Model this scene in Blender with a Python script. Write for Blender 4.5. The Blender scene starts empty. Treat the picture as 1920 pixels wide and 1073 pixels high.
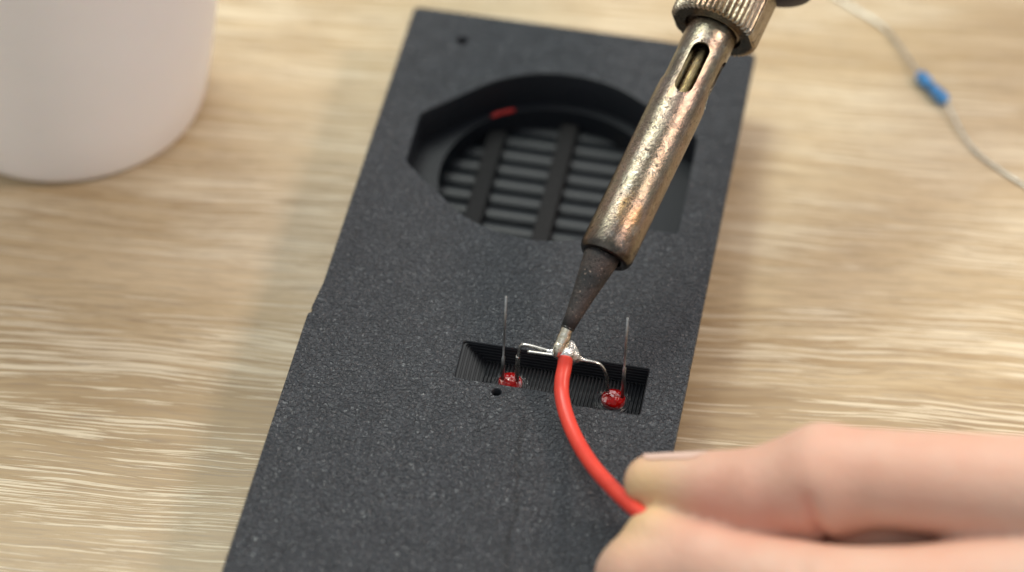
# Macro view of an electronics bench: 1 Blender unit = 1 cm.
import bpy, bmesh, math, random
import numpy as np
from mathutils import Vector, Matrix
from mathutils.geometry import tessellate_polygon
random.seed(4)
S = bpy.context.scene
S.unit_settings.scale_length = 0.01
C = S.collection

# ------------------------------------------------------------------ camera
F = 6007.19                                   # focal length in pixels of a 1920 wide frame
az, ti, ro = 0.16508, 0.79246, 0.03106
R = Matrix.Rotation(az, 3, 'Z') @ Matrix.Rotation(ti, 3, 'X') @ Matrix.Rotation(ro, 3, 'Z')
CAM = Vector((5.51245, -32.23517, 33.35473))
cd = bpy.data.cameras.new('camera'); cam = bpy.data.objects.new('camera', cd); C.objects.link(cam)
cam.matrix_world = Matrix.Translation(CAM) @ R.to_4x4()
cd.sensor_width = 36; cd.lens = F / 1920 * 36
cd.clip_start = 1; cd.clip_end = 2000
cd.dof.use_dof = True; cd.dof.focus_distance = 46.15; cd.dof.aperture_fstop = 0.086
cd.dof.aperture_blades = 9
S.camera = cam
TZ = -1.2                                     # height of the table top; the panel's back is z = 0

def ray(x, y):
    return R @ Vector(((x - 960) / F, -(y - 536.5) / F, -1.0))
def D(x, y, d):                               # point at a distance in front of the lens
    return CAM + ray(x, y) * d
def P(x, y, z=0.0):                           # point on a level plane
    r = ray(x, y); return CAM + r * ((z - CAM.z) / r.z)
def Y(x, y, yy):                              # point on an upright plane across the panel
    r = ray(x, y); return CAM + r * ((yy - CAM.y) / r.y)

# ------------------------------------------------------------------ light
W = bpy.data.worlds.new('World'); S.world = W; W.use_nodes = True
W.node_tree.nodes['Background'].inputs[0].default_value = (0.92, 0.97, 1.0, 1)
W.node_tree.nodes['Background'].inputs[1].default_value = 0.50
S.view_settings.view_transform = 'Standard'; S.view_settings.look = 'None'
S.view_settings.exposure = 0.08; S.view_settings.gamma = 1.0
def lamp(name, d, dist, size, energy, col, at=(.8, 1, 0), size_y=None):
    l = bpy.data.lights.new(name, 'AREA'); l.energy = energy; l.color = col
    l.shape = 'RECTANGLE'; l.size = size; l.size_y = size_y or size
    o = bpy.data.objects.new(name, l); C.objects.link(o)
    d = Vector(d).normalized(); o.location = Vector(at) + d * dist
    o.rotation_euler = d.to_track_quat('Z', 'Y').to_euler()
    return o
lamp('warm_lamp', (.92, .02, 1.0), 40, 7, 7600, (1.0, .77, .64), (.8, 4, 0))
lamp('cool_lamp', (-.36, .24, .96), 42, 15, 9200, (.93, 1.0, .88), (.8, 6, 0))
lamp('front_fill', (-.45, -.95, .75), 80, 40, 3800, (.93, .96, 1.0))  # added unseen fill that lifts the faces towards the camera
lamp('overhead_fill', (-.10, .40, 1.0), 55, 34, 10500, (1.0, .97, .92), (1, 8, 0))  # added broad fill overhead, also lends sheen to table and panel
S.cycles.max_bounces = 8
try:
    S.cycles.use_denoising = True
except Exception: pass

# ------------------------------------------------------------------ materials
def M(name, col=(.5, .5, .5), rough=.5, metal=0.0, **kw):
    m = bpy.data.materials.new(name); m.use_nodes = True
    b = m.node_tree.nodes['Principled BSDF']
    b.inputs['Base Color'].default_value = (*col, 1); b.inputs['Roughness'].default_value = rough
    b.inputs['Metallic'].default_value = metal
    for k, v in kw.items(): b.inputs[k.replace('_', ' ')].default_value = v
    return m, m.node_tree, b
def nd(nt, t, **kw):
    n = nt.nodes.new(t)
    for k, v in kw.items(): setattr(n, k, v)
    return n
def coords(nt, scale=(1, 1, 1), rot=(0, 0, 0), loc=(0, 0, 0)):
    tc = nd(nt, 'ShaderNodeTexCoord'); mp = nd(nt, 'ShaderNodeMapping')
    mp.inputs['Scale'].default_value = scale; mp.inputs['Rotation'].default_value = rot; mp.inputs['Location'].default_value = loc
    nt.links.new(tc.outputs['Object'], mp.inputs[0]); return mp.outputs[0]
def noise(nt, vec, scale, detail=3, rough=.5, dist=0.0, typ=None, lac=2.0):
    n = nd(nt, 'ShaderNodeTexNoise')
    if typ: n.noise_type = typ
    nt.links.new(vec, n.inputs['Vector'])
    for k, v in (('Scale', scale), ('Detail', detail), ('Roughness', rough), ('Distortion', dist), ('Lacunarity', lac)): n.inputs[k].default_value = v
    return n.outputs['Fac']
def ramp(nt, fac, stops, interp='LINEAR'):
    r = nd(nt, 'ShaderNodeValToRGB'); r.color_ramp.interpolation = interp
    e = r.color_ramp.elements
    while len(e) < len(stops): e.new(.5)
    for i, (p, c) in enumerate(stops):
        e[i].position = p; e[i].color = (*(c if isinstance(c, tuple) else (c, c, c)), 1)
    nt.links.new(fac, r.inputs[0]); return r.outputs[0]
def mix(nt, fac, a, b, mode='MIX'):
    n = nd(nt, 'ShaderNodeMix'); n.data_type = 'RGBA'; n.blend_type = mode
    for s, v in ((0, fac), (6, a), (7, b)):
        if hasattr(v, 'links') or hasattr(v, 'is_linked'): nt.links.new(v, n.inputs[s])
        elif s == 0: n.inputs[s].default_value = v
        else: n.inputs[s].default_value = (*v, 1)
    return n.outputs[2]
def math_(nt, op, a, b=0.0, clamp=False):
    n = nd(nt, 'ShaderNodeMath', operation=op); n.use_clamp = clamp
    for i, v in enumerate((a, b)):
        if hasattr(v, 'is_linked'): nt.links.new(v, n.inputs[i])
        else: n.inputs[i].default_value = v
    return n.outputs[0]
def bump(nt, b, h, dist, strength=1.0, prev=None):
    n = nd(nt, 'ShaderNodeBump'); n.inputs['Distance'].default_value = dist; n.inputs['Strength'].default_value = strength
    nt.links.new(h, n.inputs['Height'])
    if prev: nt.links.new(prev, n.inputs['Normal'])
    nt.links.new(n.outputs[0], b.inputs['Normal']); return n.outputs[0]

# pale oak laminate
BOARD_Y = .8
def mat_table():
    m, nt, b = M('oak_laminate', rough=.42)
    L = nt.links
    v = coords(nt, (1, 1, 1), (0, 0, math.radians(-6)))
    # gentle meander of the grain
    w = nd(nt, 'ShaderNodeVectorMath', operation='ADD')
    cx = nd(nt, 'ShaderNodeCombineXYZ')
    mv = nd(nt, 'ShaderNodeMapping'); mv.inputs['Scale'].default_value = (.22, .5, 1); L.new(v, mv.inputs[0])
    wob = math_(nt, 'MULTIPLY', math_(nt, 'SUBTRACT', noise(nt, mv.outputs[0], 1.0, 2), .5), .55)
    L.new(wob, cx.inputs[1]); L.new(v, w.inputs[0]); L.new(cx.outputs[0], w.inputs[1]); wv = w.outputs[0]
    def st(sx, sy, off=0):
        mp = nd(nt, 'ShaderNodeMapping'); mp.inputs['Scale'].default_value = (sx, sy, 1); mp.inputs['Location'].default_value = (off, off * .7, 0)
        L.new(wv, mp.inputs[0]); return mp.outputs[0]
    broad = noise(nt, st(.08, .45, 3), 1, 2, .5)
    mid = noise(nt, st(.30, 4.6, 9), 1, 4, .64, .1)
    fine = noise(nt, st(1.1, 22, 1), 1, 4, .70, .1)
    pale = noise(nt, st(.48, 25, 21), 1, 4, .60, .35)
    mask = noise(nt, st(.20, .9, 47), 1, 3, .55)
    base = ramp(nt, broad, [(.36, (.43, .305, .163)), (.5, (.51, .378, .215)), (.64, (.60, .46, .285))])
    # a browner strip of the oak print along the near side
    sp = nd(nt, 'ShaderNodeSeparateXYZ'); L.new(wv, sp.inputs[0])
    yb = math_(nt, 'ADD', math_(nt, 'MULTIPLY', math_(nt, 'SUBTRACT', sp.outputs[1], BOARD_Y), .10), math_(nt, 'MULTIPLY', math_(nt, 'SUBTRACT', noise(nt, st(.15, 1.6, 61), 1, 4, .6), .5), .40))
    bf = ramp(nt, math_(nt, 'ADD', yb, .5), [(.44, 1.0), (.56, 0.0)])
    base = mix(nt, math_(nt, 'MULTIPLY', bf, .85), base, (.325, .218, .105))
    c1 = mix(nt, math_(nt, 'MULTIPLY', ramp(nt, mid, [(.38, 0.0), (.66, .8)]), math_(nt, 'SUBTRACT', 1.0, math_(nt, 'MULTIPLY', bf, .55))), base, (.66, .53, .345))
    dark = ramp(nt, fine, [(.36, 1.0), (.50, 0.0)])
    c2 = mix(nt, math_(nt, 'MULTIPLY', dark, .62), c1, (.31, .225, .14))
    thr = ramp(nt, mask, [(.40, .0), (.62, .12)])
    pl = math_(nt, 'ADD', pale, thr)
    pf = ramp(nt, pl, [(.612, 0.0), (.640, 1.0)])
    ed = ramp(nt, pl, [(.555, 0.0), (.59, 1.0), (.61, 0.0)])
    c2 = mix(nt, math_(nt, 'MULTIPLY', ed, .5), c2, (.27, .19, .11))
    c3 = mix(nt, math_(nt, 'MULTIPLY', pf, .70), c2, (.80, .705, .53))
    por = ramp(nt, noise(nt, st(.9, 26, 5), 1, 4, .7), [(.585, 0.0), (.66, 1.0)])
    c4 = mix(nt, math_(nt, 'MULTIPLY', por, .38), c3, (.22, .19, .17))
    gr = noise(nt, v, 40, 2, .6)
    c5 = mix(nt, math_(nt, 'MULTIPLY', gr, .14), c4, (.33, .25, .15))
    L.new(c5, b.inputs['Base Color'])
    L.new(ramp(nt, pf, [(0, .40), (1, .50)]), b.inputs['Roughness'])
    h = math_(nt, 'ADD', math_(nt, 'MULTIPLY', pf, -.5), gr)
    bump(nt, b, h, .006, .5)
    return m

DARK_LINE_X = .29
def mat_black(name='black_plastic', grain=True, layers=0.0, base=(.046, .050, .058), rough=.31):
    m, nt, b = M(name, base, rough); L = nt.links
    v = coords(nt)
    prev = None
    if grain:
        n1 = noise(nt, v, 17.0, 1, .45, 1.0)
        h = ramp(nt, n1, [(.28, 0.0), (.72, 1.0)])
        prev = bump(nt, b, h, .062, 1.0)
        big = noise(nt, v, .55, 3, .55)
        rr = ramp(nt, big, [(.3, rough - .05), (.7, rough + .09)])
        L.new(rr, b.inputs['Roughness'])
        cc = mix(nt, ramp(nt, noise(nt, v, 3.0, 5, .6), [(.35, 0.0), (.75, 1.0)]), tuple(x * .85 for x in base), tuple(x * 1.2 for x in base))
        # faint dark line running down from the slot
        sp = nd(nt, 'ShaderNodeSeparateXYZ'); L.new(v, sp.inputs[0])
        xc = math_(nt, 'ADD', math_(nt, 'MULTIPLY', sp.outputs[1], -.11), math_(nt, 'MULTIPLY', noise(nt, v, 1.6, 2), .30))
        dl = math_(nt, 'ABSOLUTE', math_(nt, 'SUBTRACT', sp.outputs[0], math_(nt, 'ADD', xc, DARK_LINE_X)))
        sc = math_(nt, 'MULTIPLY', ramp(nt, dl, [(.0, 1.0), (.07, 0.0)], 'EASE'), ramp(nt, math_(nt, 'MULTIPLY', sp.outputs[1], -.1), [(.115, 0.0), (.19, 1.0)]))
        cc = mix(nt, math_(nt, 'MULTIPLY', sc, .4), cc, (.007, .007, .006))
        dust = ramp(nt, noise(nt, v, 19, 2, .5), [(.745, 0.0), (.77, 1.0)])
        cc = mix(nt, math_(nt, 'MULTIPLY', dust, .0), cc, (.14, .13, .12))
        L.new(cc, b.inputs['Base Color'])
    if layers:
        wv = nd(nt, 'ShaderNodeTexWave'); wv.bands_direction = 'Z'; wv.inputs['Scale'].default_value = .314 / layers / 3.14159 * 1.0 * 3.14159
        wv.inputs['Distortion'].default_value = .4; wv.inputs['Detail'].default_value = 1
        L.new(v, wv.inputs['Vector']); bump(nt, b, wv.outputs['Fac'], .006, .9)
    return m

def mat_print():        # inside faces of the print: fine filament lines
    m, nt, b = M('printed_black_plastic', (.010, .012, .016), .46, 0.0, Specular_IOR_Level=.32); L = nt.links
    v = coords(nt)
    wv = nd(nt, 'ShaderNodeTexWave'); wv.bands_direction = 'Z'; wv.inputs['Scale'].default_value = 10
    wv.inputs['Distortion'].default_value = .3; L.new(v, wv.inputs['Vector'])
    wy = nd(nt, 'ShaderNodeTexWave'); wy.bands_direction = 'Y'; wy.inputs['Scale'].default_value = 7
    wy.inputs['Distortion'].default_value = .5; L.new(v, wy.inputs['Vector'])
    h = math_(nt, 'ADD', wv.outputs['Fac'], math_(nt, 'MULTIPLY', wy.outputs['Fac'], .4))
    bump(nt, b, h, .006, .6); return m

def mat_barrel(name='heat_tinted_steel', dark=0.0, c_a=(.235, .215, .16), c_b=(.285, .210, .178)):
    m, nt, b = M(name, rough=.34, metal=1.0); L = nt.links
    v = coords(nt); vs = coords(nt, (1, 1, .35))
    a = noise(nt, v, 1.3, 4, .6)
    c = mix(nt, ramp(nt, a, [(.35, 0.0), (.65, 1.0)]), c_a, c_b)
    blot = ramp(nt, noise(nt, vs, 5, 7, .78, .5), [(.44, 0.0), (.56, 1.0)])
    c = mix(nt, math_(nt, 'MULTIPLY', blot, .46), c, (.105, .072, .052))
    fleck = ramp(nt, noise(nt, v, 21, 4, .75), [(.52, 0.0), (.60, 1.0)])
    c = mix(nt, math_(nt, 'MULTIPLY', fleck, .20), c, (.44, .39, .33))
    tan = ramp(nt, noise(nt, vs, 2.2, 4, .6), [(.58, 0.0), (.68, 1.0)])
    c = mix(nt, math_(nt, 'MULTIPLY', tan, .5), c, (.33, .20, .075))
    spots = ramp(nt, noise(nt, v, 15, 4, .7), [(.60, 0.0), (.67, 1.0)])
    c = mix(nt, math_(nt, 'MULTIPLY', spots, .8), c, (.045, .032, .025))
    grey = ramp(nt, noise(nt, v, 3.5, 5, .75), [(.56, 0.0), (.66, 1.0)])
    c = mix(nt, math_(nt, 'MULTIPLY', grey, .35), c, (.44, .44, .40))
    if dark:
        sp = nd(nt, 'ShaderNodeSeparateXYZ'); L.new(v, sp.inputs[0])
        e = ramp(nt, math_(nt, 'ADD', sp.outputs[2], math_(nt, 'MULTIPLY', noise(nt, v, 5, 4, .7), .5)), [(.22, 1.0), (.58, 0.0)])
        c = mix(nt, math_(nt, 'MULTIPLY', e, dark), c, (.055, .05, .045))
    L.new(c, b.inputs['Base Color'])
    L.new(ramp(nt, noise(nt, v, 9, 5, .7), [(.3, .13), (.7, .29)]), b.inputs['Roughness'])
    hh = math_(nt, 'ADD', noise(nt, v, 20, 5, .7), math_(nt, 'MULTIPLY', spots, -.4))
    bump(nt, b, hh, .0075, 1.0)
    return m

def mat_noisy(name, a, c, scale, rough=(.3, .5), metal=0.0, bd=.005, bs=.8, **kw):
    m, nt, b = M(name, a, .4, metal, **kw); L = nt.links; v = coords(nt)
    n = noise(nt, v, scale, 5, .65)
    L.new(mix(nt, ramp(nt, n, [(.35, 0.0), (.65, 1.0)]), a, c), b.inputs['Base Color'])
    L.new(ramp(nt, noise(nt, v, scale * 1.7, 3), [(.3, rough[0]), (.7, rough[1])]), b.inputs['Roughness'])
    bump(nt, b, noise(nt, v, scale * 2.2, 4, .65), bd, bs); return m

MT = mat_table()
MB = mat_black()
MP = mat_print()
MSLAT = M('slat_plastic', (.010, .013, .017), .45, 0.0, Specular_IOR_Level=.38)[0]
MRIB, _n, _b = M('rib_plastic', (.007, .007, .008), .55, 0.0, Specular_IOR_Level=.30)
_w = nd(_n, 'ShaderNodeTexWave'); _w.bands_direction = 'X'; _w.inputs['Scale'].default_value = 7; _w.inputs['Distortion'].default_value = .3
_n.links.new(coords(_n), _w.inputs['Vector']); bump(_n, _b, _w.outputs['Fac'], .010, .8)
MBAR = mat_barrel(dark=.85)
MNUT = mat_barrel('oxidised_nickel', c_a=(.33, .29, .21), c_b=(.38, .32, .255))
MROD = mat_barrel('brass_rod', c_a=(.42, .34, .17), c_b=(.34, .27, .13))
MCONE, _n, _b = M('scorched_iron', (.05, .048, .046), .5, .6)
_v = coords(_n)
_c = mix(_n, ramp(_n, noise(_n, _v, 3, 4, .65), [(.40, 0.0), (.62, 1.0)]), (.042, .043, .044), (.082, .068, .063))
_c = mix(_n, ramp(_n, noise(_n, _v, 26, 3, .7), [(.62, 0.0), (.70, 1.0)]), _c, (.42, .32, .26))
_c = mix(_n, ramp(_n, noise(_n, _v, 17, 3, .7), [(.60, 0.0), (.68, 1.0)]), _c, (.015, .014, .013))
_n.links.new(_c, _b.inputs['Base Color']); bump(_n, _b, noise(_n, _v, 22, 4, .75), .022, 1.0)
MTIN = mat_noisy('tinned_metal', (.90, .87, .78), (.58, .50, .34), 7, (.10, .25), 1.0, .016, .9)
MSOL = mat_noisy('molten_solder', (.92, .91, .88), (.75, .74, .71), 6, (.07, .18), 1.0, .03, .9)
MLEAD = mat_noisy('tinned_lead', (.70, .68, .63), (.50, .48, .44), 12, (.20, .34), 1.0, .002, .5)
MDULL = mat_noisy('dull_lead', (.42, .42, .41), (.32, .32, .31), 12, (.30, .44), 1.0, .002, .5)  # darker, duller metal for the upright leads and lead frames
MHAND = M('dark_handle_plastic', (.02, .016, .03), .4)[0]
MRED = mat_noisy('red_insulation', (.72, .055, .030), (.64, .042, .024), 3, (.34, .44), 0, .002, .4)
MRED.node_tree.nodes['Principled BSDF'].inputs['Subsurface Weight'].default_value = .15
MRED.node_tree.nodes['Principled BSDF'].inputs['Subsurface Radius'].default_value = (.08, .02, .01)
MCOP = M('copper_strands', (.75, .38, .22), .3, 1.0)[0]
MCUP = mat_noisy('white_satin_plastic', (.93, .885, .87), (.91, .865, .85), .5, (.42, .5), 0, .002, .2)
MCUP.node_tree.nodes['Principled BSDF'].inputs['Subsurface Weight'].default_value = .25
MCUP.node_tree.nodes['Principled BSDF'].inputs['Subsurface Radius'].default_value = (.3, .2, .15)
MBLUE = mat_noisy('blue_lacquer', (.055, .27, .62), (.045, .23, .55), 6, (.25, .35), 0, .003, .5)
MBAND = M('dark_band', (.015, .03, .05), .35)[0]
MGLINT = M('glint_red', (.42, .015, .012), .5)[0]  # solid red that stands in for a reflection in the recess
m_, nt_, b_ = M('red_epoxy', (.50, .004, .003), .05); MLED = m_
b_.inputs['Transmission Weight'].default_value = .48; b_.inputs['IOR'].default_value = 1.45; b_.inputs['Specular IOR Level'].default_value = .22
bump(nt_, b_, noise(nt_, coords(nt_), 9, 1), .04, 1.0)

def mat_skin():
    m, nt, b = M('skin', (.70, .42, .30), .58); L = nt.links; v = coords(nt)
    a = noise(nt, v, .45, 3, .5); a2 = noise(nt, v, 1.1, 4, .6)
    c = mix(nt, ramp(nt, a, [(.36, 0.0), (.64, 1.0)]), (.64, .435, .335), (.61, .355, .26))
    c = mix(nt, math_(nt, 'MULTIPLY', ramp(nt, a2, [(.40, 0.0), (.62, 1.0)]), .38), c, (.60, .30, .21))
    at = nd(nt, 'ShaderNodeAttribute'); at.attribute_name = 'tone'
    sp = nd(nt, 'ShaderNodeSeparateColor'); L.new(at.outputs['Color'], sp.inputs[0])
    c = mix(nt, sp.outputs[0], c, (.66, .44, .22))      # yellowed fingertips
    c = mix(nt, sp.outputs[1], c, (.67, .21, .14))      # flushed joints and creases
    L.new(c, b.inputs['Base Color'])
    b.inputs['Subsurface Weight'].default_value = .22
    b.inputs['Subsurface Radius'].default_value = (.35, .12, .06); b.inputs['Subsurface Scale'].default_value = 1.0
    vo = nd(nt, 'ShaderNodeTexVoronoi'); vo.inputs['Scale'].default_value = 11; L.new(v, vo.inputs['Vector'])
    h = math_(nt, 'ADD', vo.outputs['Distance'], math_(nt, 'MULTIPLY', noise(nt, v, 25, 3), .5))
    bump(nt, b, h, .012, .5); return m
MSKIN = mat_skin()
MNAIL = M('fingernail', (.72, .51, .43), .4)[0]

# ------------------------------------------------------------------ helpers
def ob(name, me, mat, parent=None, smooth=True):
    o = bpy.data.objects.new(name, me); C.objects.link(o)
    if mat: me.materials.append(mat)
    if smooth and me.polygons: me.polygons.foreach_set('use_smooth', [True] * len(me.polygons))
    if parent: o.parent = parent
    return o
def mesh(v, f):
    me = bpy.data.meshes.new('mesh'); me.from_pydata([tuple(p) for p in v], [], f); me.validate(); me.update(); return me
def tag(o, label=None, cat=None, group=None, kind=None):
    for k, v in (('label', label), ('category', cat), ('group', group), ('kind', kind)):
        if v: o[k] = v
    return o
def empty(name, loc, label, cat, group=None):
    o = bpy.data.objects.new(name, None); C.objects.link(o); o.location = loc; o.empty_display_size = .3
    bpy.context.view_layer.update()
    return tag(o, label, cat, group)
def own(o, parent):                       # keep world coordinates of the mesh, parent to the thing
    o.parent = parent; o.matrix_parent_inverse = Matrix.Translation(parent.location).inverted(); return o
def sharp(o, deg=35):
    me = o.data; me.set_sharp_from_angle(angle=math.radians(deg)) if hasattr(me, 'set_sharp_from_angle') else None
def bevel(o, w=.01, seg=2):
    md = o.modifiers.new('bevel', 'BEVEL'); md.width = w; md.segments = seg; md.limit_method = 'ANGLE'; md.angle_limit = math.radians(40); return o
def catmull(pts, n=8):
    q = [Vector(p) for p in pts]; q = [q[0] * 2 - q[1]] + q + [q[-1] * 2 - q[-2]]; out = []
    for i in range(1, len(q) - 2):
        for k in range(n):
            t = k / n; a, b, c, d = q[i - 1:i + 3]
            out.append(.5 * ((2 * b) + (c - a) * t + (2 * a - 5 * b + 4 * c - d) * t * t + (3 * b - a - 3 * c + d) * t ** 3))
    out.append(q[-2]); return out
def tube(path, rad, n=12, square=False, up=Vector((0, 1, .01))):
    path = [Vector(p) for p in path]; rad = rad if hasattr(rad, '__len__') else [rad] * len(path)
    V, Fc = [], []; u = up
    for i, p in enumerate(path):
        t = (path[min(i + 1, len(path) - 1)] - path[max(i - 1, 0)]).normalized()
        u = (u - t * u.dot(t)).normalized(); s = t.cross(u)
        if square:
            k = rad[i]; c = k * .25
            prof = [(k, -k + c), (k, k - c), (k - c, k), (-k + c, k), (-k, k - c), (-k, -k + c), (-k + c, -k), (k - c, -k)]
        else:
            prof = [(rad[i] * math.cos(a), rad[i] * math.sin(a)) for a in [2 * math.pi * j / n for j in range(n)]]
        V += [p + s * a + u * b for a, b in prof]
    m = len(prof)
    for i in range(len(path) - 1):
        for j in range(m):
            Fc.append((i * m + j, i * m + (j + 1) % m, (i + 1) * m + (j + 1) % m, (i + 1) * m + j))
    Fc.append(tuple(range(m))[::-1]); Fc.append(tuple((len(path) - 1) * m + j for j in range(m)))
    return mesh(V, Fc)
def lathe(prof, n=64, caps=True):         # profile of (radius, z)
    V, Fc = [], []
    for r, z in prof: V += [(r * math.cos(2 * math.pi * j / n), r * math.sin(2 * math.pi * j / n), z) for j in range(n)]
    for i in range(len(prof) - 1):
        for j in range(n): Fc.append((i * n + j, i * n + (j + 1) % n, (i + 1) * n + (j + 1) % n, (i + 1) * n + j))
    if caps: Fc.append(tuple(range(n))[::-1]); Fc.append(tuple((len(prof) - 1) * n + j for j in range(n)))
    return mesh(V, Fc)
def box(x0, x1, y0, y1, z0, z1):
    v = [(x, y, z) for z in (z0, z1) for y in (y0, y1) for x in (x0, x1)]
    return mesh(v, [(0, 2, 3, 1), (4, 5, 7, 6), (0, 1, 5, 4), (1, 3, 7, 5), (3, 2, 6, 7), (2, 0, 4, 6)])

# implicit surface: smooth union of round cones, turned into one skin with surface nets
def sdf_mesh(caps, h, k, extra=None, pad=.3, ks=None):
    A = np.array([c[0] for c in caps], float); B = np.array([c[1] for c in caps], float)
    ra = np.array([c[2] for c in caps]); rb = np.array([c[3] for c in caps]); rm = max(ra.max(), rb.max())
    lo = np.minimum(A - ra[:, None], B - rb[:, None]).min(0) - pad; hi = np.maximum(A + ra[:, None], B + rb[:, None]).max(0) + pad
    n = np.ceil((hi - lo) / h).astype(int) + 1
    ax = [lo[i] + h * np.arange(n[i]) for i in range(3)]
    G = np.full(tuple(n), 1.0, np.float32)
    for ci, (a, b, r0, r1) in enumerate(zip(A, B, ra, rb)):
        if ks: k = ks[ci]
        l = np.minimum(a - r0, b - r1) - .6; u = np.maximum(a + r0, b + r1) + .6
        s = [slice(max(0, int((l[i] - lo[i]) / h)), min(n[i], int((u[i] - lo[i]) / h) + 2)) for i in range(3)]
        X = np.stack(np.meshgrid(ax[0][s[0]], ax[1][s[1]], ax[2][s[2]], indexing='ij'), -1)
        ba = b - a; t = np.clip(((X - a) @ ba) / max(ba @ ba, 1e-9), 0, 1)
        d = np.linalg.norm(X - a - t[..., None] * ba, axis=-1) - (r0 + (r1 - r0) * t)
        g = G[s[0], s[1], s[2]]; hh = np.clip(.5 + .5 * (g - d) / k, 0, 1)
        G[s[0], s[1], s[2]] = g * (1 - hh) + d * hh - k * hh * (1 - hh)
    if extra: G = extra(G, ax)
    ins = G < 0
    cs = np.zeros(tuple(n - 1), np.int8)
    corners = [(i, j, l) for i in (0, 1) for j in (0, 1) for l in (0, 1)]
    def sub(a, c): return a[c[0]:n[0] - 1 + c[0], c[1]:n[1] - 1 + c[1], c[2]:n[2] - 1 + c[2]]
    for c in corners: cs += sub(ins, c).astype(np.int8)
    act = (cs > 0) & (cs < 8)
    acc = np.zeros(tuple(n - 1) + (3,), np.float32); cnt = np.zeros(tuple(n - 1), np.float32)
    for c in corners:
        for a in range(3):
            if c[a] == 0:
                e = list(c); e[a] = 1
                g0, g1 = sub(G, c), sub(G, tuple(e)); cr = (g0 < 0) != (g1 < 0)
                t = np.where(cr, g0 / np.where(cr, g0 - g1, 1), 0)
                for q in range(3): acc[..., q] += np.where(cr, (t if q == a else c[q]), 0)
                cnt += cr
    idx = -np.ones(tuple(n - 1), int); idx[act] = np.arange(act.sum())
    loc = np.argwhere(act); v = lo + h * (loc + acc[act] / cnt[act][:, None])
    Fs = []
    for a in range(3):
        b_, c_ = (a + 1) % 3, (a + 2) % 3
        i0 = [slice(None)] * 3; i1 = [slice(None)] * 3; i0[a] = slice(0, n[a] - 1); i1[a] = slice(1, n[a])
        s0, s1 = ins[tuple(i0)], ins[tuple(i1)]
        e = np.argwhere(s0 != s1); e = e[(e[:, b_] > 0) & (e[:, c_] > 0) & (e[:, b_] < n[b_] - 1) & (e[:, c_] < n[c_] - 1)]
        fl = s0[tuple(e.T)]
        def g(db, dc):
            q = e.copy(); q[:, b_] -= db; q[:, c_] -= dc; return idx[tuple(q.T)]
        quad = np.stack([g(1, 1), g(0, 1), g(0, 0), g(1, 0)], 1)
        quad[~fl] = quad[~fl][:, ::-1]; Fs.append(quad)
    Fs = np.concatenate(Fs)
    me = bpy.data.meshes.new('mesh'); me.from_pydata(v.tolist(), [], Fs.tolist()); me.update()
    return me, v
def seg_dist(v, pts):
    d = np.full(len(v), 1e9)
    for a, b in zip(pts[:-1], pts[1:]):
        a, b = np.array(a), np.array(b); ba = b - a
        t = np.clip(((v - a) @ ba) / (ba @ ba), 0, 1); d = np.minimum(d, np.linalg.norm(v - a - t[:, None] * ba, axis=1))
    return d

# ------------------------------------------------------------------ table
tt = ob('table', box(-70, 80, -45, 70, TZ - 2.5, TZ), MT, smooth=False)
tag(tt, 'pale oak laminate table top with streaky grain', kind='structure')

# ------------------------------------------------------------------ printed speaker panel
panel = empty('printed_panel', (0, 2, TZ), 'black textured 3D printed speaker panel lying face down on the oak table', 'printed panel')
X0, X1, YB, YF = -2.8, 2.8, 7.169, -7.6
outline = [(X0 + .06, YB), (X0, YB - .07)]
outline += [(X0, .65), (X0 - .05, .14), (X0 - .05, .08), (X0 - .012, .015), (X0 - .058, -.018), (X0 - .078, -.055)]
outline += [(X0 - .08, YF), (X1, YF), (X1, -.035), (X1 - .022, .012), (X1 - .002, .12), (X1, YB - .07), (X1 - .06, YB)]
outline = outline[::-1]                       # counter-clockwise? fixed below
def area(p): return sum(p[i][0] * p[(i + 1) % len(p)][1] - p[(i + 1) % len(p)][0] * p[i][1] for i in range(len(p))) / 2
if area(outline) < 0: outline = outline[::-1]
def circ(cx, cy, r, n=96): return [(cx + r * math.cos(2 * math.pi * i / n), cy + r * math.sin(2 * math.pi * i / n)) for i in range(n)]
PC, PR = (0.0, 4.104), 1.92
def tangent(px, py, side):
    dx, dy = px - PC[0], py - PC[1]; d = math.hypot(dx, dy); a = math.atan2(dy, dx); b = math.acos(min(1, PR / d)); return a + side * b
pk = []
aL1 = tangent(-2.163, 4.632, -1); aL2 = tangent(-2.156, 3.481, 1)
aR1 = tangent(2.17, 4.95, 1); aR2 = -math.asin((PC[1] - 2.77) / PR)
def arc(a0, a1, n):
    return [(PC[0] + PR * math.cos(a0 + (a1 - a0) * i / n), PC[1] + PR * math.sin(a0 + (a1 - a0) * i / n)) for i in range(n + 1)]
pk += arc(aR1, aL1, 48)
pk += [(-2.13, 4.66), (-2.163, 4.60), (-2.156, 3.52), (-2.125, 3.46)]
pk += arc(aL2 % (2 * math.pi), aR2 + 2 * math.pi, 60)
pk += [(2.16, 2.77), (2.19, 2.80), (2.17, 4.92), (2.15, 4.98)]
slot = [(-.505, -.85), (-.49, -.87), (1.13, -.885), (1.19, -.92), (1.25, -1.04), (1.30, -1.06), (2.20, -1.055), (2.222, -1.03),
        (2.215, -.15), (2.195, -.130), (-.49, -.122), (-.52, -.15)]
h1 = circ(-1.871, 6.491, .085, 20); h2 = circ(.138, -1.037, .062, 20)
def ccw(p): return p if area(p) > 0 else p[::-1]
pk, slot, h1, h2 = map(ccw, (pk, slot, h1, h2))
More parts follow.
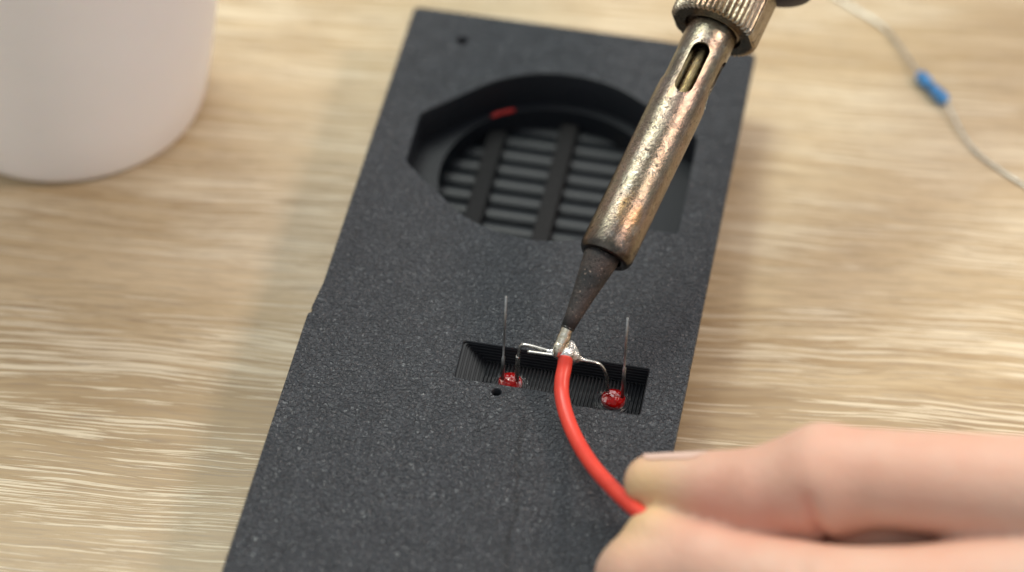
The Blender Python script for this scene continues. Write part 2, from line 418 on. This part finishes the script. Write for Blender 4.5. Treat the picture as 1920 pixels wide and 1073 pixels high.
def offset(poly, d):                      # positive grows a counter-clockwise polygon
    out = []; n = len(poly)
    for i in range(n):
        a, b, c = Vector(poly[i - 1]), Vector(poly[i]), Vector(poly[(i + 1) % n])
        e1 = (b - a).normalized(); e2 = (c - b).normalized(); n1 = Vector((e1.y, -e1.x)); n2 = Vector((e2.y, -e2.x))
        m = n1 + n2; m = m / max(.4, m.dot(m)) * 2 if m.length > 1e-6 else n1
        m = (n1 + n2).normalized() / max(.5, math.sqrt((1 + n1.dot(n2)) / 2 + 1e-9))
        out.append((b.x + m.x * d, b.y + m.y * d))
    return out
class Builder:
    def __init__(s): s.v = []; s.f = []
    def sheet(s, outer, holes, z, up=True):
        polys = [[Vector((x, y, z)) for x, y in p] for p in [outer] + holes]
        base = len(s.v); flat = [p for q in polys for p in q]; s.v += flat
        for t in tessellate_polygon(polys):
            a, b, c = (flat[i] for i in t); nz = (b - a).cross(c - a).z
            t = tuple(base + i for i in t); s.f.append(t if (nz > 0) == up else t[::-1])
    def loft(s, loops):                   # loops of (poly, z), counter-clockwise, going down inside a hole -> normals inward
        n = len(loops[0][0]); base = len(s.v)
        for p, z in loops: s.v += [Vector((x, y, z)) for x, y in p]
        for i in range(len(loops) - 1):
            for j in range(n):
                a = base + i * n + j; b = base + i * n + (j + 1) % n
                s.f.append((a, b, b + n, a + n))
B = Builder()
e = .018
B.sheet(offset(outline, -e), [offset(pk, e), offset(slot, e * .7), offset(h1, e), offset(h2, e)], 0)
B.loft([(offset(outline, -.33), TZ + .0), (offset(outline, -.30), -.30), (offset(outline, -.12), -.16), (outline, -.12), (outline, -e), (offset(outline, -e * .3), -e * .3), (offset(outline, -e), 0)])
B.sheet(offset(outline, -.33), [circ(*PC, 1.74, 96)], TZ + .0, up=False)
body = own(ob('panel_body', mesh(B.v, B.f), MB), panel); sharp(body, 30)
B = Builder()
B.loft([(offset(pk, e), 0), (offset(pk, e * .3), -e * .3), (pk, -e), (pk, -.60)])
B.sheet(pk, [circ(*PC, 1.74, 96)], -.60)
B.loft([(circ(*PC, 1.74, 96), -.60), (circ(*PC, 1.74, 96), TZ)])
pw = own(ob('speaker_recess', mesh(B.v, B.f), MP), panel); sharp(pw, 30)
for hh in (h1, h2):
    B = Builder(); B.loft([(offset(hh, e), 0), (hh, -.02), (hh, -1.0)]); B.sheet(hh, [], -1.0)
    own(ob('screw_hole', mesh(B.v, B.f), MP), panel)
# stepped slot walls: the left end leans in, the others stay upright
B = Builder(); loops = [(offset(slot, e * .7), 0), (slot, -.012)]
cxs = -.52; ns = 11; dep = .33
def inset(i):
    out = []
    for x, y in slot:
        w = max(0, 1 - (x + .52) / .3)
        cx = .335 * i / ns if x < -.3 else 0
        jj = .006 * (i % 2)
        out.append((x + cx + (jj if x < .5 else -jj), y + (-jj if y > -.5 else jj) - (0.012 * i / ns if y > -.5 and x < 0 else 0)))
    return out
for i in range(ns):
    z = -.012 - (dep - .012) * i / ns; z2 = -.012 - (dep - .012) * (i + 1) / ns
    loops += [(inset(i), z), (inset(i), z2 + .004), (inset(i + 1), z2)]
B.loft(loops)
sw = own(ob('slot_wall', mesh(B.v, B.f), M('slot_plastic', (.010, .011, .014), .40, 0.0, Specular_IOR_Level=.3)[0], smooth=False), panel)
# ridged slot floor, ridges ringed round the two lamps' seats
LEDS = [Vector((.256, -.568)), Vector((1.771, -.585))]
nx, ny = 520, 110; xs = np.linspace(-.22, 2.23, nx); ys = np.linspace(-1.07, -.12, ny)
XX, YY = np.meshgrid(xs, ys, indexing='ij')
ZZ = -dep - .010 + .024 * np.cos(2 * math.pi * XX / .054 + .25 * np.sin(YY * 5)) + .001 * np.sin(YY * 40 + XX * 5)
for l in LEDS:
    r = np.hypot(XX - l.x, YY - l.y); w = np.clip((.29 - r) / .05, 0, 1)
    ZZ = ZZ * (1 - w) + w * (-dep + .012 * np.cos(2 * math.pi * (r - .175) / .05) + .01)
    ZZ = np.where(r < .165, -dep - .25, ZZ)
fl = [(i * ny + j, (i + 1) * ny + j, (i + 1) * ny + j + 1, i * ny + j + 1) for i in range(nx - 1) for j in range(ny - 1)]
sf = own(ob('slot_floor', mesh(np.stack([XX, YY, ZZ], -1).reshape(-1, 3), fl), M('ridged_plastic', (.028, .030, .034), .20)[0]), panel)
# grille: countable slats under three ribs
yy = 5.424 + .345; k = 0
while yy > PC[1] - 1.74:
    def hw(d): return math.sqrt(max(.01, 1.738 ** 2 - (yy + d - PC[1]) ** 2))
    if hw(0) > .45:
        V, Fc = [], []; prof = [(-.14, -1.19), (-.145, -1.06), (-.125, -1.02), (-.07, -.992), (0, -.983), (.07, -.992), (.125, -1.02), (.145, -1.06), (.14, -1.19)]
        for s_ in (-1, 1):
            V += [(s_ * hw(a), yy + a, z) for a, z in prof]
        m = len(prof); Fc = [(j, (j + 1) % m, m + (j + 1) % m, m + j) for j in range(m)] + [tuple(range(m))[::-1], tuple(range(m, 2 * m))]
        o = own(ob('grille_slat', mesh(V, Fc), MSLAT, smooth=False), panel)
    yy -= .345
for x in (-1.07, .04, 1.15):
    half = math.sqrt(1.735 ** 2 - x * x) - .03
    o = own(ob('grille_rib', box(x - .14, x + .14, PC[1] - half, PC[1] + half, -1.185, -.84), MRIB, smooth=False), panel); bevel(o, .02)

# red reflection modelled as a solid offcut on the ledge of the recess
sc = ob('red_glint', tube(catmull([P(922, 219, -.57), P(936, 213, -.56), P(950, 210, -.56), P(966, 206, -.57)], 5), [.012] + [.03] * 14 + [.015], 8), MGLINT)
tag(sc, 'red reflection built as a solid offcut lying on the ledge inside the round recess', 'glint')

# ------------------------------------------------------------------ LEDs
LY = -.58
def led(c, label):
    t = empty('led', (c.x, c.y, -.33), label, 'LED', 'red LEDs set in the slot of the panel')
    z1 = -.19
    prof = [(.0, z1 + .028), (.05, z1 + .025), (.10, z1 + .012), (.140, z1 - .008), (.165, z1 - .030), (.176, z1 - .058), (.176, z1 - .13), (.152, z1 - .14), (.150, z1 - .42), (.13, z1 - .50), (.08, z1 - .55), (.0, z1 - .57)]
    b = own(ob('lens', lathe(prof, 48, False), MLED), t); b.data.transform(Matrix.Translation((c.x, c.y, 0)))
    # lead frame seen through the epoxy
    f = own(ob('lead_frame', box(c.x - .115, c.x + .0, c.y - .02, c.y + .02, z1 - .30, z1 - .10), MDULL, smooth=False), t)
    g = own(ob('lead_frame', box(c.x + .05, c.x + .115, c.y - .02, c.y + .02, z1 - .28, z1 - .10), MDULL, smooth=False), t)
    return t
tL = led(LEDS[0], 'red LED at the left end of the slot, half hidden by the slot edge')
tR = led(LEDS[1], 'red LED at the right end of the slot, its whole round back showing')
def lead(t, path, wide, rad=.021):
    rr = [(.034 if i < wide else rad) for i in range(len(path))]
    return own(ob('lead', tube(path, rr, square=True), MLEAD), t)
def up_path(px0, py0, px1, py1, y0, dam):
    a, b = Y(px0, py0, y0), Y(px1, py1, y0 + .0)
    a.z = -.40; q = a.lerp(b, .0)
    n = 12; pts = [a.lerp(b, i / n) for i in range(n + 1)]
    return pts
def split_lead(t, a, b, f):
    pts = [a, a.lerp(b, f - .004), a.lerp(b, f + .004), a.lerp(b, .6), b]
    return own(ob('lead', tube(pts, [.025, .025, .0145, .0145, .014], square=True), MDULL), t)
a = Y(942, 709, LY); b = Y(949, 556, LY); a = a + (a - b) * .1; split_lead(tL, a, b, .33)
a = Y(1168, 731, LY); b = Y(1177, 596, LY); a = a + (a - b) * .1; split_lead(tR, a, b, .37)
def bent(t, pts, wide):
    q = [Y(x, y, yy) for x, y, yy in pts]; q[0] = q[0] + (q[0] - q[1]) * .3
    pa = catmull(q, 5); rr = [.031 if i < wide else .021 for i in range(len(pa))]
    return own(ob('lead', tube(pa, rr, square=True, up=Vector((0, 1, .05))), MLEAD), t)
bent(tL, [(969, 710, LY), (970, 688, LY), (971, 671, LY), (972, 667, LY), (973.5, 655, LY), (976, 649, LY), (983, 646.5, LY), (1000, 650, LY), (1025, 657, LY), (1050, 663, LY)], 14)
bent(tR, [(1139, 730, LY), (1138.5, 715, LY), (1137, 705, LY), (1133, 694, LY), (1125, 684, LY), (1113, 679, LY - .01), (1095, 676, LY - .02), (1075, 672, LY - .03), (1045, 667, LY - .05), (1015, 663, LY - .06), (989, 659.5, LY - .07)], 2)

# ------------------------------------------------------------------ solder and iron
def T3(v): return (v.x, v.y, v.z)
def pxr(p): return (p - CAM).length
J = Y(1060, 664, LY); dJ = (R.transposed() @ (J - CAM)).z * -1
s1 = [(T3(D(1052, 660, dJ - .05)), T3(D(1063, 663, dJ - .06)), .11, .125),
      (T3(D(1068, 649, dJ)), T3(D(1074, 668, dJ)), .09, .115),
      (T3(D(1066, 668, dJ)), T3(D(1087, 674, dJ)), .09, .035), (T3(D(1084, 673, dJ)), T3(D(1112, 679, dJ)), .034, .024),
      (T3(D(1046, 666, dJ)), T3(D(1034, 664, dJ)), .06, .026), (T3(D(1070, 674, dJ - .05)), T3(D(1073, 683, dJ)), .05, .02),
      (T3(D(1040, 660, dJ)), T3(D(1027, 658, dJ)), .04, .026)]
me, v = sdf_mesh(s1, .0085, .035, pad=.08)
so = ob('solder_joint', me, MSOL); tag(so, 'shiny molten solder blob joining the LED leads to the red wire', 'solder')

iron = empty('soldering_iron', J, 'used soldering iron with heat stained barrel touching its tip to the solder joint', 'soldering iron')
tilt = math.radians(20)
E0 = D(1134, 481, dJ - .05)                       # centre of the barrel's lower end
ip = (R @ Vector((math.sin(math.radians(26.1)), math.cos(math.radians(26.1)), 0)))
vd = (R @ Vector((0, 0, -1)))
axis = (ip * math.cos(tilt) + vd * math.sin(tilt)).normalized()
side = axis.cross(-vd).normalized(); fr = side.cross(axis).normalized()      # fr: towards the lens
# local frame: z along the iron, y' towards the lens
MI = Matrix((( side.x, fr.x, axis.x, E0.x), (side.y, fr.y, axis.y, E0.y), (side.z, fr.z, axis.z, E0.z), (0, 0, 0, 1)))
def part(name, me, mat, deg=35, parent=iron):
    o = ob(name, me, mat); o.parent = parent
    o.matrix_parent_inverse = Matrix.Translation(iron.location).inverted() if parent is iron else Matrix.Identity(4)
    o.matrix_basis = MI if parent is iron else Matrix.Identity(4)
    sharp(o, deg); return o
rb = .40
bl = 3.95
prof = [(.26, -.02), (.31, -.035), (.355, -.02), (.385, .02), (rb, .08), (rb, .5), (rb * .995, 1.4), (rb * 1.0, 2.35), (rb * .995, 2.84), (rb * .95, 2.92), (rb * .94, 3.0), (rb * .95, bl), (.42, bl + .02), (.42, bl + .3)]
inner = [(.33, bl + .3), (.33, .1), (.26, .08)]
bm_me = lathe(prof + inner + [prof[0]], 96, False)
barrel = part('barrel', bm_me, MBAR)
# vent slots cut through the tube wall
bmc = bmesh.new()
def stadium(ang):
    w, z0, z1 = .138, 2.66, 3.54; pts = []
    for i in range(17): a = math.pi * i / 16; pts.append((w * math.cos(a), z1 - w + w * math.sin(a)))
    for i in range(17): a = math.pi + math.pi * i / 16; pts.append((w * math.cos(a), z0 + w + w * math.sin(a)))
    rot = Matrix.Rotation(ang, 4, 'Z')
    lo = [bmc.verts.new(rot @ Vector((x, -1, z))) for x, z in pts]; hi = [bmc.verts.new(rot @ Vector((x, 1, z))) for x, z in pts]
    n = len(pts); bmc.faces.new(lo); bmc.faces.new(hi[::-1])
    for i in range(n): bmc.faces.new((lo[i], hi[i], hi[(i + 1) % n], lo[(i + 1) % n]))
base_ang = math.radians(8)
for a in (base_ang, base_ang + math.pi / 2): 
    bmc.clear(); stadium(a); bmesh.ops.recalc_face_normals(bmc, faces=bmc.faces)
    cm = bpy.data.meshes.new('cut'); bmc.to_mesh(cm); co = bpy.data.objects.new('cut', cm); C.objects.link(co)
    co.matrix_world = MI.copy()
    md = barrel.modifiers.new('cut', 'BOOLEAN'); md.object = co; md.operation = 'DIFFERENCE'; md.solver = 'EXACT'
    bpy.context.view_layer.update()
    nm = bpy.data.meshes.new_from_object(barrel.evaluated_get(bpy.context.evaluated_depsgraph_get()))
    barrel.modifiers.clear(); barrel.data = nm; bpy.data.objects.remove(co)
nm.polygons.foreach_set('use_smooth', [True] * len(nm.polygons)); sharp(barrel, 32)
rod = part('bit_shank', lathe([(0, 0), (.175, 0), (.175, 4.6), (0, 4.6)], 40, False), MROD)
# cone: its own lower part leans slightly to the joint
ct = D(1125.5, 487, dJ - .05); cb = D(1064, 616, dJ - .12)
cpath = [ct + (ct - cb) * .1, ct, ct.lerp(cb, .2), ct.lerp(cb, .5), ct.lerp(cb, .8), cb]
cone = own(ob('tip', tube(cpath, [.265, .258, .222, .168, .122, .098], 40), MCONE), iron)
ring = own(ob('flux_ring', tube([cb - (cb - ct) * .02, cb, cb + (cb - ct) * .012], [.099, .102, .095], 32), M('burnt_flux', (.01, .008, .007), .25)[0]), cone)
ring.parent = cone; ring.matrix_parent_inverse = Matrix.Identity(4)
e1 = D(1049, 656, dJ - .1)
me, v = sdf_mesh([(T3(cb), T3(cb.lerp(e1, .5)), .088, .092), (T3(cb.lerp(e1, .5)), T3(e1), .092, .088), (T3(D(1046.5, 650, dJ - .14)), T3(D(1045, 664, dJ - .1)), .07, .055)], .0085, .03, pad=.08)
tn = ob('tinned_end', me, MTIN); tn.parent = cone
# knurled nut with plain facets between
NT = []; n = 288; zs = [0, .05, .10, .84, .90, .95]
tz = bl - .02
def nut():
    V, Fc = [], []; nr = .685
    def rr(a, z):
        ph = (a % (2 * math.pi))
        k = .5 + .5 * math.cos(48 * ph)
        plain = 1.0
        for c0 in (.42, .42 + math.pi):
            d = abs((ph - c0 + math.pi) % (2 * math.pi) - math.pi)
            if d < .28: plain = 0.0; 
        g = .045 * (1 - k ** .7) * plain
        if plain == 0:
            d = min(abs((ph - c0 + math.pi) % (2 * math.pi) - math.pi) for c0 in (.42, .42 + math.pi)); g = nr - min(nr, nr * math.cos(.28) / math.cos(d))+.004
        return nr - g
    rings = [(None, .44, .02), (None, .445, 0), (1, -.05, 0), (1, -.012, .025), (1, 0, .07), (1, 0, .80), (1, -.02, .85), (1, -.09, .89), (None, .50, .90)]
    for mode, r, z in rings:
        for j in range(n):
            a = 2 * math.pi * j / n; q = rr(a, z) + r if mode else r
            V.append((q * math.cos(a), q * math.sin(a), z + tz))
    for i in range(len(rings) - 1):
        for j in range(n): Fc.append((i * n + j, i * n + (j + 1) % n, (i + 1) * n + (j + 1) % n, (i + 1) * n + j))
    return mesh(V, Fc)
part('collar_nut', nut(), MNUT, 28)
part('neck', lathe([(.0, tz + .5), (.50, tz + .5), (.50, tz + 1.35), (.0, tz + 1.35)], 48, False), MNUT)
part('handle', lathe([(0, tz + 1.18), (.9, tz + 1.18), (1.12, tz + 1.24), (1.18, tz + 1.4), (1.15, tz + 1.6), (.85, tz + 1.9), (.8, tz + 3), (.95, tz + 5), (1.05, tz + 8), (1.0, tz + 12), (.7, tz + 13.5), (0, tz + 13.6)], 48, False), MHAND)

# ------------------------------------------------------------------ red wire
wp = [D(1061, 668, dJ - .08), D(1058, 690, dJ - .10), D(1053.5, 715, dJ - .18), D(1054, 745, dJ - .3), D(1064, 785, dJ - .55), D(1085, 832, dJ - .95), D(1115, 878, dJ - 1.5),
      D(1158, 925, dJ - 2.2), D(1205, 966, dJ - 2.85), D(1270, 1010, dJ - 3.2), D(1350, 1070, dJ - 3.0), D(1430, 1160, dJ - 2.6), D(1500, 1290, dJ - 2.2), D(1530, 1480, dJ - 1.9)]
wire = ob('wire', tube(catmull(wp, 10), .107, 28, up=Vector((1, 0, .2))), MRED)
wire.name = 'electrical_wire'
tag(wire, 'red insulated wire curving from the solder joint down into the fingers', 'wire')
wf = catmull([D(1062, 660, dJ), D(1061, 672, dJ - .08)], 4)
for k in range(3):
    dx = Vector(((k - 1) * .04, 0, .01 * k)); o = ob('bare_strand', tube([q + dx for q in wf], .025, 8), MCOP); o.parent = wire

# ------------------------------------------------------------------ hand
q0 = (1222, 905, 43.35, .385)
HJ = dict(i0=q0, i1=(1345, 921, 42.95, .54), i1b=(1435, 927, 42.6, .645), i2=(1545, 904, 42.35, .785), i2b=(1650, 898, 42.1, .655), i3=(1930, 921, 41.8, .73), i4=(2480, 1090, 42.6, .95),
          t0=(1236, 1019, 43.0, .50), t0b=(1205, 1085, 42.9, .64), t1=(1330, 1076, 42.5, .66), t2=(1560, 1150, 41.7, .86), t2b=(1740, 1146, 41.6, .86), t3=(1985, 1120, 41.8, 1.05), t4=(2520, 1270, 42.2, 1.5),
          m1=(2560, 960, 43.6, 1.0), m2=(2170, 960, 43.3, .75), m3=(1880, 985, 42.75, .62), m4=(1590, 985, 42.7, .60),
          r1=(2580, 850, 44.0, .95), r2=(2240, 820, 43.8, .70), r3=(2130, 900, 44.8, .58), r4=(2270, 960, 44.7, .52),
          p1=(2560, 745, 44.7, .85), p2=(2310, 735, 45.0, .60), p3=(2220, 800, 45.6, .5), p4=(2330, 850, 45.6, .47),
          w1=(3560, 980, 42.3, 1.65), w2=(3560, 1180, 41.6, 1.6), a1=(4600, 900, 41.0, 2.3), a2=(4600, 1150, 40.4, 2.2))
def jp(k): x, y, d, r = HJ[k]; return T3(D(x, y, d)), r
bones = 'i0-i1 i1-i1b i1b-i2 i2-i2b i2b-i3 i3-i4 t0-t0b t0b-t1 t0-t1 t1-t2 t2-t2b t2b-t3 t3-t4 i4-m1 m1-m2 m2-m3 m3-m4 m1-r1 r1-r2 r2-r3 r3-r4 r1-p1 p1-p2 p2-p3 p3-p4 i4-w1 m1-w1 r1-w1 p1-w1 i4-w2 t4-w2 t4-w1 i4-t4 w1-a1 w2-a2 w1-w2 w1-a2 t3-i4'.split()
caps = []; KS = []
for bn in bones:
    a, b = bn.split('-'); pa, r0 = jp(a); pb, r1 = jp(b)
    if bn == 't3-i4': r0, r1 = .65, .7
    caps.append((pa, pb, r0, r1)); KS.append(.05 if a[0] == b[0] else .35)
crease = [D(1512, 935, 41.64), D(1518, 955, 41.7), D(1530, 985, 41.85), D(1552, 1018, 42.2)]
crease2 = [D(1548, 880, 41.7), D(1562, 930, 41.7), D(1570, 970, 41.8)]
tcrease = [D(1500, 1060, 41.3), D(1520, 1110, 41.1)]
me, v = sdf_mesh(caps, .075, .16, ks=KS)
dd = seg_dist(v, [T3(p) for p in crease]); d2 = seg_dist(v, [T3(p) for p in crease2]); d3 = seg_dist(v, [T3(p) for p in tcrease])
hand = ob('hand', me, MSKIN)
me.calc_normals() if hasattr(me, 'calc_normals') else None
nn = np.zeros(len(v) * 3); me.vertices.foreach_get('normal', nn); nn = nn.reshape(-1, 3)
fade = np.clip(dd * 0 + (np.linalg.norm(v - np.array(T3(D(1510, 915, 41.6))), axis=1)) / .7, 0, 1)
off = -.19 * fade * np.exp(-(dd / .07) ** 2) - .03 * np.exp(-(d2 / .07) ** 2) - .03 * np.exp(-(d3 / .08) ** 2) + .015 * np.exp(-((dd - .3) / .18) ** 2)
me.vertices.foreach_set('co', (v + nn * off[:, None]).ravel())
ca = me.color_attributes.new('tone', 'FLOAT_COLOR', 'POINT')
ti0 = np.linalg.norm(v - np.array(T3(D(1205, 915, 43))), axis=1); tt0 = np.linalg.norm(v - np.array(T3(D(1190, 1000, 42.9))), axis=1)
yel = np.clip(np.exp(-(ti0 / .55) ** 2) * .75 + np.exp(-(tt0 / .5) ** 2) * .55, 0, .8)
pulp = seg_dist(v, [T3(D(1330, 950, 42.4)), T3(D(1480, 960, 42.0))]); kn = np.linalg.norm(v - np.array(T3(D(1590, 805, 42.0))), axis=1)
red = np.clip(.42 * np.exp(-(pulp / .45) ** 2) + .25 * np.exp(-(dd / .10) ** 2) + .12 * np.exp(-(kn / .4) ** 2), 0, .85)
col = np.stack([yel, red, np.zeros(len(v)), np.ones(len(v))], 1).astype(np.float32)
ca.data.foreach_set('color', col.ravel())
md = hand.modifiers.new('smooth', 'SMOOTH'); md.factor = .5; md.iterations = 2
tag(hand, 'hand reaching in from the right, pinching the red wire between thumb and index finger', 'hand')
def nail(c0, c1, dorsal, r0, r1, wid):
    c0, c1 = Vector(c0), Vector(c1); t = (c1 - c0).normalized(); d = Vector(dorsal); d = (d - t * d.dot(t)).normalized(); s = t.cross(d)
    V, Fc = [], []; nu, nv = 11, 13
    for lay, dr in ((0, .0), (1, -.035)):
        for i in range(nv):
            f = i / (nv - 1); c = c0.lerp(c1, f); r = r0 + (r1 - r0) * f + dr
            ww = wid * min(1, math.sqrt(max(.06, 1 - max(0, (f - .75) / .27) ** 2))) * min(1, math.sqrt(max(.1, 1 - max(0, (.18 - f) / .2) ** 2)))
            for j in range(nu):
                a = ww * (j / (nu - 1) * 2 - 1); V.append(c + (d * math.cos(a) + s * math.sin(a)) * r)
    for b0 in (0, nu * nv):
        for i in range(nv - 1):
            for j in range(nu - 1):
                q = (b0 + i * nu + j, b0 + (i + 1) * nu + j, b0 + (i + 1) * nu + j + 1, b0 + i * nu + j + 1); Fc.append(q if b0 else q[::-1])
    m = nu * nv; rim = [j for j in range(nu)] + [i * nu + nu - 1 for i in range(1, nv)] + [(nv - 1) * nu + j for j in range(nu - 2, -1, -1)] + [i * nu for i in range(nv - 2, 0, -1)]
    for k in range(len(rim)): a, b = rim[k], rim[(k + 1) % len(rim)]; Fc.append((a, b, b + m, a + m))
    return mesh(V, Fc)
cu = R @ Vector((0, 1, 0))
a = D(1205, 905, 43.4); b = D(1330, 916, 43.0)
o = ob('fingernail', nail(a, b, cu * 1.0 + vd * .24, .392, .512, .78), MNAIL); o.parent = hand
a = D(1225, 1035, 43.0); b = D(1370, 1100, 42.4)
o = ob('fingernail', nail(a, b, cu * -1.0 + vd * .1, .55, .74, .9), MNAIL); o.parent = hand

# ------------------------------------------------------------------ white pot
cc = Vector((-8.16, 5.19)); cr = 2.25
prof = [(0, .02), (cr - .25, .0), (cr - .12, .03), (cr - .03, .11), (cr + .03, .28), (cr + .15, 1), (cr + .30, 2.2), (cr + .95, 8), (cr + 1.05, 9.0), (cr + 1.02, 9.05), (cr + .97, 9.0), (cr + .8, 7.5), (cr - .1, .4), (cr - .3, .2), (0, .2)]
pot = ob('white_pot', lathe(prof, 128, False), MCUP); pot.location = (cc.x, cc.y, TZ)
tag(pot, 'smooth white plastic pot with rounded base standing at the far left', 'pot')

# ------------------------------------------------------------------ resistor
ra, rb_ = P(1726, 143, TZ + .14), P(1770, 187, TZ + .14)
res = empty('resistor', (ra + rb_) / 2 - Vector((0, 0, .14)), 'small blue resistor with long bent leads lying on the table', 'resistor')
def along(a, b, f): return a.lerp(b, f)
path = [along(ra, rb_, f) for f in (-.10, -.08, -.03, .04, .18, .30, .36, .64, .70, .82, .96, 1.03, 1.08, 1.10)]
o = own(ob('resistor_body', tube(path, [.02, .06, .095, .11, .11, .10, .088, .088, .10, .11, .11, .095, .06, .02], 24, up=Vector((0, 0, 1))), MBLUE), res)
for f in (.12, .44, .54, .88):
    q = [along(ra, rb_, f - .018), along(ra, rb_, f + .018)]
    r_ = .112 if f in (.12, .88) else .0905
    bb = own(ob('colour_band', tube(q, r_, 24, up=Vector((0, 0, 1))), MBAND if f != .88 else MBAND), res)
l1 = catmull([along(ra, rb_, -.05), P(1712, 122, TZ + .13), P(1680, 78, TZ + .08), P(1655, 50, TZ + .05), P(1600, 15, TZ + .05), P(1540, -22, TZ + .04), P(1470, -60, TZ + .04)], 8)
l2 = catmull([along(ra, rb_, 1.05), P(1786, 215, TZ + .12), P(1812, 262, TZ + .07), P(1838, 292, TZ + .04), P(1880, 322, TZ + .04), P(1935, 358, TZ + .04), P(2000, 410, TZ + .04)], 8)
for l in (l1, l2): own(ob('lead', tube(l, .024, 10, up=Vector((0, 0, 1))), MLEAD), res)
